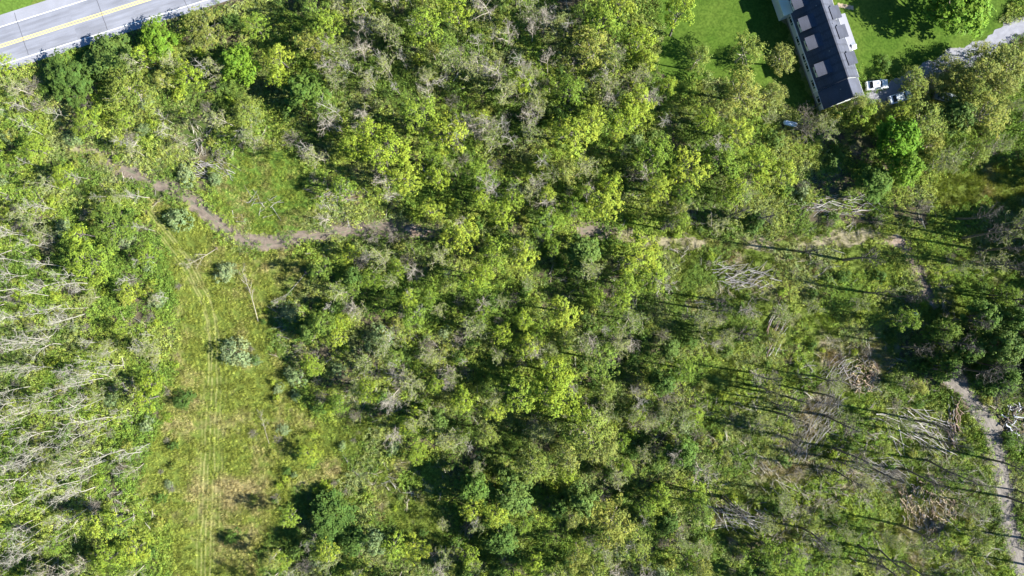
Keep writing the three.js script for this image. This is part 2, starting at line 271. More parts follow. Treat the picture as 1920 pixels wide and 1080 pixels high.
const kinds = {          // form, leaf colours, bark, object name, category, words
  yellow: ['clumpy', leafs.yellow, barkDark, 'leafy_tree', 'tree', 'yellow-green tree with clumped leaves'],
  fresh: ['clumpy', leafs.fresh, barkDark, 'fresh_green_tree', 'tree', 'fresh green tree with clumped leaves'],
  green: ['dense', leafs.green, barkDark, 'dense_green_tree', 'tree', 'dense darker green tree'],
  maple: ['dense', leafs.maple, barkDark, 'dense_bright_tree', 'tree', 'dense rounded bright green tree'],
  olive: ['loose', leafs.olive, barkGrey, 'olive_tree', 'tree', 'thin olive tree with loose leaves'],
  haze: ['budding', leafs.bud, barkGrey, 'budding_tree', 'tree', 'grey twiggy tree with opening buds'],
  bare: ['bare', null, barkGrey, 'bare_tree', 'tree', 'leafless grey tree with spreading twigs'],
  pole: ['pole', null, barkPale, 'pale_bare_tree', 'tree', 'leafless tree with long pale trunk'],
  tall: ['tall', null, barkDark, 'tall_bare_tree', 'tree', 'tall leafless tree'],  // dark bark colour stands in for the unlit side of backlit trunks
  shrubGreen: ['shrub', leafs.green, barkDark, 'green_shrub', 'shrub', 'low dark green leafy shrub'],
  shrubFresh: ['shrub', leafs.yellow, barkDark, 'yellow_green_shrub', 'shrub', 'low yellow-green leafy shrub'],
  shrubOlive: ['shrub', leafs.olive, barkGrey, 'olive_shrub', 'shrub', 'low pale olive shrub'],
  shrubSilver: ['finebush', leafs.silver, barkGrey, 'silvery_shrub', 'shrub', 'rounded silvery grey-green shrub'],
  bushFine: ['finebush', leafs.green, barkDark, 'round_bush', 'shrub', 'compact round dark green bush'],
  brush: ['brush', null, barkBrush, 'bare_shrub', 'shrub', 'leafless grey-brown twiggy shrub'],
};
const region = (x, y) => {
  if (roadOff(x, y) < 130 && x < 520) return 'on the bank beside the two-lane road';
  if (x > 1180 && y < 420 && x < 1500) return 'beside the mown lawn by the house';
  if (x >= 1500 && y < 300) return 'by the parked cars and driveway';
  if (x < 340 && y > 360) return 'in the pale-trunked wood by the tyre-marked meadow';
  if (x < 640 && y <= 420) return 'between the small round clearing and the road';
  if (y < 430) return 'in the wood between road and dirt track';
  if (x < 760) return 'along the edge of the tyre-marked meadow';
  if (x > 1260) return 'on the cleared ground among brush piles';
  return 'in the thicket between meadow and cleared ground';
};
const placed = {};
// px, py: photo pixel of the crown's middle; ht: height in metres; rad: crown radius in metres
function plant(kind, px, py, ht, rad, label, group, tone) {
  const [form, colours, bark, name, category, words] = kinds[kind], list = forms[form], geo = list[Math.floor(rnd() * list.length)];
  const low = category === 'shrub', hc = ht * (low ? .5 : .72), p = at(px, py, hc), [gx, gy] = toPx(p.x, p.z);
  const size = low ? (ht > 2.5 ? 'tall ' : ht < 1.7 ? 'small ' : '') + (rad > 1.8 ? 'broad ' : '') : (ht > 9.5 ? 'tall ' : ht < 6.2 ? 'short ' : '') + (rad > 2.9 ? 'broad ' : rad < 2.1 ? 'slender ' : '');
  const g = thing(name, label || size + words.replace(/^low /, '') + ' ' + region(px, py), category, label && !group ? undefined : group || `${size}${words.replace(/^low /, '')}, ${region(px, py)}`);
  const nomH = low ? 2.3 : 10, nomR = { clumpy: 2.9, dense: 3.2, loose: 2.9, bare: 2.9, budding: 3, pole: 2.4, tall: 2.6, shrub: 1.55, finebush: 1.5, brush: 1.5 }[form];
  g.position.set(p.x, 0, p.z); g.rotation.y = rr(0, 6.28); if (kind === 'pole' || kind === 'bare' || kind === 'haze') { g.rotation.x = rr(-.13, .13); g.rotation.z = rr(-.13, .13); } g.scale.set(rad / nomR * rr(.92, 1.08), ht / nomH, rad / nomR * rr(.92, 1.08));
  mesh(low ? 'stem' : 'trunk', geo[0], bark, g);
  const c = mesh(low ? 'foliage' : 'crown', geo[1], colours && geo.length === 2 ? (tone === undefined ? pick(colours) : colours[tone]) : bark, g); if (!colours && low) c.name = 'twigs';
  if (geo[2]) mesh('buds', geo[2], pick(colours), g);
  placed[name] = (placed[name] || 0) + 1;
  return g;
}

// trees that stand out in the photograph: kind, crown pixel, radius in pixels, height
const named = `green 125 145 46 4.6|green 205 107 44 4.6|maple 292 70 36 5|olive 240 165 50 7|olive 385 50 44 6|yellow 350 140 36 7|maple 445 118 36 8|fresh 478 50 28 8|yellow 165 228 36 6|yellow 8 122 22 5|yellow 120 330 28 6|yellow 62 282 28 6|olive 462 212 34 6|fresh 590 18 28 10|yellow 612 48 36 10|yellow 522 108 30 9|olive 580 78 30 9|yellow 800 48 40 11|yellow 855 16 32 11|yellow 520 145 24 7|green 572 172 40 8|fresh 604 200 28 7|yellow 785 212 38 11|yellow 845 248 36 11|yellow 720 282 46 11|yellow 660 272 28 9|yellow 758 332 36 9|fresh 640 352 26 7|fresh 895 330 34 9|yellow 1130 40 38 11|yellow 1168 8 28 11|fresh 1092 28 28 10|olive 1110 86 42 11|yellow 1200 75 34 11|yellow 1212 112 22 9|olive 1312 108 24 10|olive 1402 92 36 10|yellow 1254 160 18 7|yellow 1196 190 36 10|fresh 1070 172 32 10|yellow 1078 256 48 11|yellow 1110 220 28 10|yellow 1176 214 34 10|yellow 1325 220 24 9|yellow 1382 246 32 9|olive 1392 170 42 10|fresh 1228 292 42 9|yellow 1292 316 44 9|fresh 1360 300 40 9|yellow 1430 310 36 9|yellow 1142 346 28 8|olive 1466 108 28 7|olive 1452 172 24 7|olive 1850 130 44 9|olive 1902 118 44 9|olive 1780 128 30 6|olive 1840 96 22 5|olive 1800 150 34 7|maple 1692 256 42 9|yellow 1622 210 24 7|olive 1735 222 40 9|olive 1850 212 48 10|green 1802 215 34 9|yellow 1470 322 28 8|green 1640 342 36 7|maple 1702 312 36 9|yellow 165 486 46 8|yellow 240 545 24 5|yellow 272 480 24 5|fresh 215 420 46 6|yellow 810 396 24 7|yellow 655 474 18 5|fresh 696 520 24 6|fresh 722 560 16 5|fresh 806 555 20 6|yellow 636 605 20 5|yellow 862 440 38 9|yellow 942 398 28 9|yellow 930 472 36 9|yellow 582 685 22 4|fresh 1030 420 34 9|green 1096 476 34 8|yellow 960 372 24 9|yellow 1132 380 36 9|yellow 1200 480 46 8|yellow 1222 522 32 7|yellow 1056 585 34 9|fresh 1126 680 36 10|yellow 1042 706 36 10|green 620 975 44 5|green 662 1018 28 5|yellow 576 850 24 4|yellow 782 850 22 4|yellow 530 1056 18 4|yellow 776 1030 30 5|yellow 980 742 40 11|yellow 1040 740 44 12|yellow 1085 775 28 11|olive 1100 810 44 12|olive 1070 850 36 11|olive 1130 840 30 11|olive 1000 872 34 9|olive 1150 985 44 9|olive 1110 960 30 8|olive 1190 1020 34 8|yellow 1300 930 28 7|green 1280 850 30 8|yellow 870 748 28 9|yellow 925 770 22 9|green 890 915 36 8|green 960 930 40 8|green 1090 940 34 9|green 940 1010 34 8|fresh 1480 1052 34 7|fresh 1440 1030 26 6|green 1850 596 36 10|green 1890 650 40 11|green 1822 655 32 9|green 1905 600 30 11|green 1880 708 34 10|green 1780 690 26 8|yellow 250 1030 34 6|yellow 200 1050 36 6|yellow 280 720 26 5|olive 1716 152 30 5|olive 1690 205 20 5|olive 1752 160 26 5|olive 1652 206 22 5|olive 1606 192 20 8|olive 1800 182 28 6|yellow 1690 212 24 7|olive 1830 170 30 9|olive 1880 160 34 9`.split('|').map(s => { const [k, x, y, r, h] = s.split(' '); return [k, +x, +y, +r, +h]; });
for (const [k, x, y, r, h] of named) plant(k, x, y, h, r / F * (H - h * .72) * 1.08);
// single trees and bushes with places of their own
const own = [
  ['yellow', 1278, 22, 13, 3.5, 'lone tree with dark forked trunk standing on the mown lawn'],
  ['maple', 1812, 4, 10, 6.6, 'largest broad bright green tree shading the grass beside the long house'],
  ['maple', 1770, -45, 11, 5.4, 'dense bright tree added beside a larger one to thicken its shadow'],  // added tree, makes the shadow on the lawn denser and larger
  ['shrubSilver', 438, 662, 3.4, 3.2, 'round silvery shrub alone in the meadow beside the tyre tracks'],
  ['bushFine', 341, 750, 2.4, 2.2, 'small round dark green bush at the meadow edge across the tyre tracks'],
  ['bushFine', 570, 625, 3, 2.5, 'round green bush casting a dark shadow on the open meadow side'],
  ['shrubSilver', 330, 410, 3, 2.6, 'silvery bush where tyre tracks leave the dirt track'],
  ['bushFine', 432, 1008, 2.2, 1.6, 'small bush beside the straw-coloured patch of meadow'],
  ['brush', 546, 258, 3, 2.3, 'pale leafless bush at the corner of the small round clearing'],
  ['brush', 56, 162, 3.2, 2.7, 'dark leafless bush below the first green roadside tree'],
  ['brush', 1206, 146, 3.4, 2.6, 'brown leafless bush at the lawn corner'],
  ['brush', 1515, 238, 4.4, 3.6, 'grey leafless bush beside the white gas tank'],
  ['shrubOlive', 1560, 212, 2.6, 2.4, 'tan-green bush against the end wall of the house'],
  ['shrubSilver', 700, 1015, 2.8, 2.6, 'silvery shrub touching the green meadow thicket'],
  ['shrubSilver', 420, 510, 2.4, 2.2, 'silvery shrub beside the uprooted fallen tree'],
  ['shrubSilver', 710, 632, 3.4, 3, 'large silvery shrub inside the meadow-edge thicket'],
  ['shrubGreen', 1660, 118, 1.4, 2, 'low green bush on the grass between house and driveway'],
];
for (const [k, x, y, h, r, label] of own) { const g = plant(k, x, y, h, r, label); if (label.startsWith('lone')) { g.rotation.set(-.14, 1, 0); g.rotation.order = 'XYZ'; g.position.z += 1; } }
// tall bare trees of the cleared ground, placed by the foot of the trunk; some stand just outside the frame and throw their shadows in
for (const [x, y, h, r] of [[1578, 488, 16, 3], [1800, 447, 15, 3], [1815, 500, 15, 2.6], [1690, 985, 13, 2.6], [1888, 932, 16, 2.6], [1935, 1062, 15, 2.4], [1610, 1022, 11, 2.4], [1440, 748, 11, 2], [1452, 772, 12, 2.2], [1462, 800, 11, 2], [1425, 725, 10, 2], [1620, 548, 11, 2], [1760, 640, 13, 2.5], [1700, 880, 12, 2.4], [1560, 860, 9, 2], [1330, 560, 9, 2], [1240, 430, 9, 2], [1490, 470, 11, 2.2], [1860, 560, 14, 2.6], [1842, 470, 17, 3], [1850, 430, 16, 3], [1780, 600, 12, 2.4], [1800, 690, 13, 3], [1740, 690, 12, 2.6], [1690, 650, 11, 2.2], [1910, 690, 15, 3], [1900, 620, 15, 3], [1470, 742, 12, 2.4], [1790, 410, 13, 2.6], [1530, 705, 10, 2]]) {
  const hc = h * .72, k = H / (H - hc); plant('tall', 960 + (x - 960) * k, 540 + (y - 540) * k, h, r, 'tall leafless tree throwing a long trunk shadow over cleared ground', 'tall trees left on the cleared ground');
}
for (const [k, x, y, h, r] of [['green', 2060, 470, 13, 4.6], ['green', 2040, 410, 12, 4], ['green', 2020, 640, 11, 4], ['green', 2050, 700, 12, 4.2], ['bare', 2010, 560, 14, 3], ['bare', 2000, 745, 12, 3], ['green', 2090, 560, 13, 4], ['green', 1985, 690, 11, 3.6], ['green', 1975, 600, 10, 3.4], ['green', 1990, 430, 12, 4], ['green', 1992, 470, 12, 5], ['green', 1985, 448, 14, 5], ['green', 2000, 500, 12, 4.4], ['green', 1958, 655, 12, 4.6], ['green', 1965, 720, 13, 4.6], ['bare', 1960, 800, 14, 3], ['bare', 1980, 880, 15, 3], ['bare', 1990, 980, 15, 3], ['green', 1975, 330, 11, 4]]) {
  const hc = h * .72, q = H / (H - hc); plant(k, 960 + (x - 960) * q, 540 + (y - 540) * q, h, r, k === 'green' ? 'tall dark tree shading the cleared ground' : 'tall bare tree behind the cleared ground', 'tall trees behind the cleared ground');
}

// ---------------------------------------------------------------- the rest of the wood, scattered by the plan above
const recipe = {
  b: [['bare', .8, 9, 13], ['pole', .9, 9, 13], ['haze', .8, 8, 12], ['yellow', .1, 8, 10], ['brush', .5, 2, 3], ['shrubGreen', .55, 1.6, 2.6], ['shrubOlive', .2, 1.5, 2.4]],
  m: [['bare', .45, 6, 10], ['pole', .35, 6, 10], ['haze', .75, 6, 10], ['yellow', .2, 5, 8], ['fresh', .1, 5, 8], ['green', .1, 5, 7], ['brush', .85, 2, 3.2], ['shrubGreen', .7, 1.6, 2.8], ['shrubOlive', .55, 1.5, 2.6], ['shrubSilver', .3, 1.8, 2.8]],
  y: [['yellow', .6, 8, 11], ['fresh', .2, 7, 10], ['haze', .6, 7, 10], ['bare', .3, 8, 10], ['olive', .2, 7, 10], ['shrubGreen', .5, 1.6, 2.6], ['shrubFresh', .4, 1.5, 2.4], ['brush', .3, 2, 3]],
  g: [['green', .4, 5, 8], ['fresh', .4, 5, 9], ['haze', .35, 6, 9], ['yellow', .2, 6, 9], ['shrubGreen', .9, 1.6, 2.8], ['shrubFresh', .3, 1.5, 2.4], ['brush', .3, 2, 3]],
  o: [['olive', .7, 7, 10], ['haze', .5, 7, 10], ['yellow', .25, 6, 9], ['shrubOlive', .6, 1.5, 2.6], ['shrubGreen', .4, 1.5, 2.5], ['brush', .3, 2, 3]],
  s: [['shrubSilver', .9, 1.8, 3], ['haze', .35, 5, 8], ['shrubOlive', .5, 1.5, 2.4], ['brush', .4, 1.8, 2.6], ['shrubFresh', .25, 1.4, 2.2]],
  l: [['pole', 2.9, 8, 14], ['haze', .25, 5, 8], ['brush', .5, 1.6, 2.6], ['shrubGreen', .4, 1.2, 2.1], ['shrubFresh', .5, 1.2, 2], ['shrubOlive', .6, 1.2, 2]],
  p: [['shrubOlive', .8, 1.2, 2.2], ['shrubFresh', .5, 1.1, 2], ['brush', .55, 1.4, 2.6], ['haze', .45, 4, 7], ['pole', 1, 5, 9], ['shrubSilver', .35, 1.4, 2.4], ['yellow', .12, 4, 6]],
  r: [['shrubFresh', .45, .8, 1.8], ['shrubOlive', .4, .9, 1.8], ['shrubSilver', .25, 1, 2.2], ['brush', .3, 1, 2], ['shrubGreen', .3, .8, 1.8], ['haze', .1, 3, 6]],
  c: [['shrubGreen', .4, 1, 2], ['shrubFresh', .5, .9, 1.8], ['brush', .4, 1.2, 2.2], ['haze', .42, 6, 10], ['shrubOlive', .3, 1, 1.8], ['olive', .1, 5, 8], ['bare', .15, 6, 10]],
};
const limit = { leafy_tree: 285, bare_tree: 280, budding_tree: 285, pale_bare_tree: 280, green_shrub: 290, olive_shrub: 280, bare_shrub: 285, yellow_green_shrub: 260, silvery_shrub: 200 };
const clearOf = [[1641, 161, 26], [1688, 182, 26], [1770, 183, 22], [1481, 232, 20], [1510, 60, 30], [1590, 60, 40], [1545, 150, 30], [545, 536, 46], [465, 540, 30], [1253, 65, 16], [1390, 520, 60], [1740, 945, 60], [1620, 700, 40], [1605, 20, 40]];
const heaps = [[1395, 518, 58], [1458, 612, 30], [1575, 386, 60], [1620, 702, 44], [1738, 945, 62], [1786, 788, 34], [1906, 785, 36], [1718, 800, 50], [1530, 780, 40], [1500, 840, 36], [1385, 972, 50], [1640, 880, 56], [1570, 690, 40], [398, 318, 40], [640, 366, 36]];
const spots = [];
for (let r = -1; r < 19; r++) for (let c = -1; c < 33; c++) {
  const letter = plan[Math.max(0, Math.min(17, r))][Math.max(0, Math.min(31, c))]; if (!recipe[letter]) continue;
  for (const [kind, n, h0, h1] of recipe[letter]) { let m = Math.floor(n + rnd()); while (m-- > 0) spots.push([kind, (c + rnd()) * 60, (r + rnd()) * 60, rr(h0, h1)]); }
}
for (let k = spots.length - 1; k > 0; k--) { const j = Math.floor(rnd() * (k + 1)); [spots[k], spots[j]] = [spots[j], spots[k]]; }
for (let k = 0; k < 60; k++) {      // ragged meadow edge: small shrubs standing in the grass
  const side = k < 44, x = side ? rr(470, 640) : rr(285, 335), y = side ? rr(540, 1000) : rr(520, 980); if (zoneOf(x, y) !== 'meadow') continue;
  plant(pick(['shrubFresh', 'shrubOlive', 'brush', 'shrubSilver', 'shrubGreen']), x, y, rr(.7, 1.6), rr(.6, 1.5));
}
let dropped = 0;
for (const [kind, x, y, h] of spots) {
  const low = kinds[kind][4] === 'shrub', name = kinds[kind][3], hc = h * (low ? .5 : .72), p = at(x, y, hc), [gx, gy] = toPx(p.x, p.z), rad = low ? h * rr(.62, .85) : rr(1.9, 3.1) * (kind === 'pole' ? .8 : 1) * Math.sqrt(h / 9);
  if (x < -70 || x > 1965 || y < -40 || y > 1120) continue;
  const z = zoneOf(gx, gy), z2 = zoneOf(x, y); if (roadOff(x, y) < 58 + rad * 7 || roadOff(gx, gy) < 64 || (heaps.some(q => Math.hypot(q[0] - gx, q[1] - gy) < q[2] * .8) && rnd() < .7)) continue; if (z !== 'wood' && !(z === 'faint' && low && rnd() < .3)) continue; if (!low && (z2 === 'road' || z2 === 'dirt' || z2 === 'meadow')) continue;
  const ln = lineDist(track1, x, y); if (!low && (ln[2] < 11.7 || ln[2] > 20.5) && ln[0] < 30) continue;
  if (clearOf.some((q, k) => Math.hypot(q[0] - x, q[1] - y) < q[2] + (k < 4 ? rad * 7 : 0) || Math.hypot(q[0] - gx, q[1] - gy) < q[2]) || inHouse(gx, gy, 1) || inHouse(x, y, .5)) continue;
  if (!low && kind !== 'bare' && kind !== 'pole' && named.some(q => Math.hypot(q[1] - x, q[2] - y) < q[3] * .85 + 6)) continue;
  if (!low && named.some(q => Math.hypot(q[1] - x, q[2] - y) < q[3] * .55)) continue;
  if ((placed[name] || 0) >= (limit[name] || 290)) { dropped++; continue; }
  plant(kind, x, y, h, rad);
}
console.log('placed', JSON.stringify(placed), 'dropped', dropped);

// ---------------------------------------------------------------- ground cover that nobody could count
function scatter(name, label, category, geometry, material, places) {
  const m = new THREE.InstancedMesh(geometry, material, places.length), o = new THREE.Object3D(); m.name = name; m.userData = { label, category, kind: 'stuff' };
  places.forEach(([x, z, s, sy, c], k) => { o.position.set(x, 0, z); o.rotation.set(rr(-.15, .15), rr(0, 6.28), rr(-.15, .15)); o.scale.set(s, sy, s); o.updateMatrix(); m.setMatrixAt(k, o.matrix); m.setColorAt(k, c); });
  m.castShadow = m.receiveShadow = true; scene.add(m);
}
{
  const herb = new Shape3();
  for (let c = 0; c < 26; c++) { const q = V(rr(-1.1, 1.1), rr(.1, .65), rr(-1.1, 1.1)), bt = tintOf(.28); for (let e = 0; e < 11; e++) { const u = sphereDir(.6), p = q.clone().add(V(rr(-.18, .18), rr(-.12, .12), rr(-.18, .18))); const v = rr(.85, 1.15); herb.leaf(p, u.x, u.y, u.z, rr(.05, .095), .6, bt.map(q => q * v)); } }
  const tuft = new Shape3();
  for (let b = 0; b < 52; b++) { const a = rr(0, 6.28), r = .5 * Math.sqrt(rnd()), l = rr(.16, .34), x = Math.cos(a) * r, z = Math.sin(a) * r, k = tuft.p.length / 3, w = .022, t = tintOf(.22), dx = rr(-.2, .2), dz = rr(-.2, .2); tuft.p.push(x - Math.sin(a) * w, 0, z + Math.cos(a) * w, x + Math.sin(a) * w, 0, z - Math.cos(a) * w, x + dx, l, z + dz); for (let q = 0; q < 3; q++) tuft.c.push(...t); tuft.i.push(k, k + 1, k + 2); }
  tuft.n = tuft.p.map(() => 0); const tuftGeo = tuft.build(); tuftGeo.computeVertexNormals();
  const under = [], grass = [], greens = [[.13, .205, .038], [.165, .24, .042], [.205, .27, .048], [.235, .28, .065], [.2, .235, .09], [.115, .175, .036]];
  const col = (c, v) => lin(c[0] * v, c[1] * v, c[2] * v);
  for (let k = 0; k < 26000; k++) {
    const x = rr(-20, 1940), y = rr(-20, 1100), z = zoneOf(x, y), cell = cellOf(x, y), p = at(x, y), n = fbm(p.x * .16 + 30, p.z * .16, 3);
    if (z === 'wood' && roadOff(x, y) > 58 && !(heaps.some(q => Math.hypot(q[0] - x, q[1] - y) < q[2]) && rnd() < .8) && n > (cell === 'c' ? (x > 1400 && y > 580 ? .46 : .43) : cell === 'r' ? .5 : .27)) { const s = rr(.7, 1.5) * (cell === 'c' ? 1 : 1.1); under.push([p.x, p.z, s, s * rr(.4, 1.1) * (cell === 'c' ? .7 : 1), col(greens[Math.floor(Math.max(0, Math.min(.999, fbm(p.x * .1, p.z * .1 + 70, 3) * 2.4 - .7 + rr(-.12, .12))) * 6)], rr(.85, 1.15))]); }
  }
  const straw = [.36, .31, .15], fresh = [.235, .27, .055], deep = [.15, .225, .04];
  for (let k = 0; k < 95000; k++) {
    const x = rr(-20, 1940), y = rr(-20, 1100), z = zoneOf(x, y), cell = cellOf(x, y); if (z !== 'meadow' && z !== 'grass' && !(z === 'wood' && (cell === 'c' || cell === '.' || cell === 'r') && rnd() < (cell === 'r' ? 1 : .8)) && !(z === 'faint' && rnd() < .4)) continue;
    if (z === 'meadow') { const [d, s] = lineDist(tyres, x, y), off = d * s; if ((y > 700 ? [-21, -13, -6, 4, 12, 19] : [-9, -4, 6, 11]).some(o => Math.abs(off - o) < (Math.abs(o) > 12.5 ? 2 : 3.2) && noise(y * .09, o) > .25)) continue; if (noise(x * .16, y * .16) < .3 && rnd() < .8) continue; }
    const p = at(x, y), n = fbm(p.x * .22, p.z * .22, 3) + Math.exp(-(((x - 440) / 42) ** 2 + ((y - 920) / 70) ** 2)) * .33, t = Math.max(0, Math.min(1, (n - .5) * 3 + rr(-.3, .3))), vv = rr(.5, 1.32), inB = inPoly(meadowB, x, y) || z === 'wood' ? .6 : 0, c = fresh.map((v, q) => { const g = v + (deep[q] - v) * inB * rr(.4, 1.3); return (g + (straw[q] - g) * t) * vv; }), s = rr(.7, 1.6);
    grass.push([p.x, p.z, s, s * rr(.5, 1.5), lin(...c)]);
  }
  const litter = [], sticks = new Shape3(); for (let k = 0; k < 7; k++) { const a = V(rr(-.8, .8), rr(.05, .3), rr(-.5, .5)), b = a.clone().add(V(rr(.8, 1.8), rr(-.15, .2), rr(-.5, .5))), t = tintOf(.25); sticks.tube(wander(a, b, 3, .1), .035, .014, 4, t); sticks.tube([a.clone().lerp(b, .5), b.clone().add(V(rr(-.4, 0), .2, rr(-.6, .6)))], .018, .008, 3, t); }
  for (let k = 0; k < 12000; k++) {
    const x = rr(-20, 1940), y = rr(-20, 1100), z = zoneOf(x, y), cell = cellOf(x, y), p = at(x, y); if (z !== 'wood') continue;
    const n = fbm(p.x * .13 + 11, p.z * .13 + 5, 3), lim = cell === 'c' ? (x > 1400 && y > 580 ? .46 : .51) : cell === 'm' || cell === 'b' || cell === 'l' ? .53 : .62; if (n < lim) continue;
    const c = pick([[.3, .265, .2], [.25, .23, .185], [.4, .36, .27], [.33, .28, .18]]), v = rr(.8, 1.2), s = rr(.7, 1.4); litter.push([p.x, p.z, s, s, lin(c[0] * v, c[1] * v, c[2] * v)]);
  }
  console.log('litter', litter.length); scatter('brushwood_litter', 'dead grey-brown sticks strewn over woodland floor and cleared ground', 'dead branches', sticks.build(), new THREE.MeshStandardMaterial({ roughness: .95, vertexColors: true }), litter);
  console.log('under', under.length, 'grass', grass.length);
  const plain = new THREE.MeshPhysicalMaterial({ color: lin(1.2, 1.2, 1.05), roughness: .95, specularIntensity: .15, vertexColors: true, side: THREE.DoubleSide });
  scatter('undergrowth', 'low leafy undergrowth covering the woodland and cleared ground', 'undergrowth', herb.build(), plain, under);
  scatter('meadow_grass', 'rough yellow-green grass of the meadow and cleared ground', 'grass', tuftGeo, plain, grass);
}
// ---------------------------------------------------------------- dirt tracks and driveway
function ribbon(pts, half, y, n0 = 0) {
  const curve = new THREE.CatmullRomCurve3(pts.map(([x, z]) => at(x, z))), L = curve.getLength(), n = Math.ceil(L / .45), q = [], uv = [], ix = [], cols = 7, d = V(), p = V();
  for (let k = 0; k <= n; k++) {
    curve.getPointAt(k / n, p); curve.getTangentAt(k / n, d); const s = k * L / n;
    for (let c = 0; c < cols; c++) { const v = c / (cols - 1) * 2 - 1, e = half * (v > 0 ? .4 + 1.2 * fbm(s * .55 + n0, 3.3, 4) : .4 + 1.2 * fbm(s * .55 + n0, 8.8, 4)); q.push(p.x - d.z * v * e, y, p.z + d.x * v * e); uv.push(s / 9, v * half / 9); }
    if (k) for (let c = 0; c + 1 < cols; c++) { const a = (k - 1) * cols + c, b = k * cols + c; ix.push(a, a + 1, b, a + 1, b + 1, b); }
  }
  const g = new THREE.BufferGeometry(); g.setAttribute('position', new THREE.Float32BufferAttribute(q, 3)); g.setAttribute('uv', new THREE.Float32BufferAttribute(uv, 2)); g.setIndex(ix); g.computeVertexNormals();
  if (g.attributes.normal.getY(3) < 0) { g.index.array.reverse(); g.computeVertexNormals(); } return g;
}
{
  const dirtMap = grainTexture((u, v, i, j) => { const s = .72 + .4 * fbm(u * 14, v * 14, 4) + (hash(i, j) - .5) * .2 + (fbm(u * 5 + 9, v * 60, 2) - .5) * .22, g = fbm(u * 8 + 20, v * 8, 3) > .62 ? .9 : 1; return [124 * s * g, 111 * s, 97 * s * g]; });
  const gravelMap = grainTexture((u, v, i, j) => { const s = .85 + .2 * fbm(u * 12, v * 12, 4) + (hash(i, j) - .5) * .18; return [138 * s, 138 * s, 144 * s]; });
  const gravel = new THREE.MeshStandardMaterial({ map: grainTexture((u, v, i, j) => { const q = .74 + .4 * fbm(u * 14 + 5, v * 14, 4) + (hash(i, j) - .5) * .2 + (fbm(u * 4 + 9, v * 50, 2) - .5) * .3; return [124 * q, 117 * q, 108 * q]; }), roughness: 1 });
  const dirt = new THREE.MeshStandardMaterial({ map: dirtMap, roughness: 1 });
  structure('dirt_track', ribbon(track1.slice(1, 12), 1.6, .012), dirt);
  structure('dirt_track_004', ribbon([[446, 440], [452, 456], [457, 476]], 1.0, .017, 60), dirt);
  structure('dirt_track_003', ribbon([[1085, 432], [1112, 430], [1150, 436]], 1.2, .012, 20), dirt);
  structure('dirt_track_001', ribbon(track1.slice(21), 1.25, .012, 40), dirt);
  structure('dirt_track_002', ribbon(track2, 1.95, .012, 80), gravel);
  structure('driveway', ribbon(drive, 2.1, .012, 120), new THREE.MeshStandardMaterial({ map: gravelMap, roughness: .95 }));
}

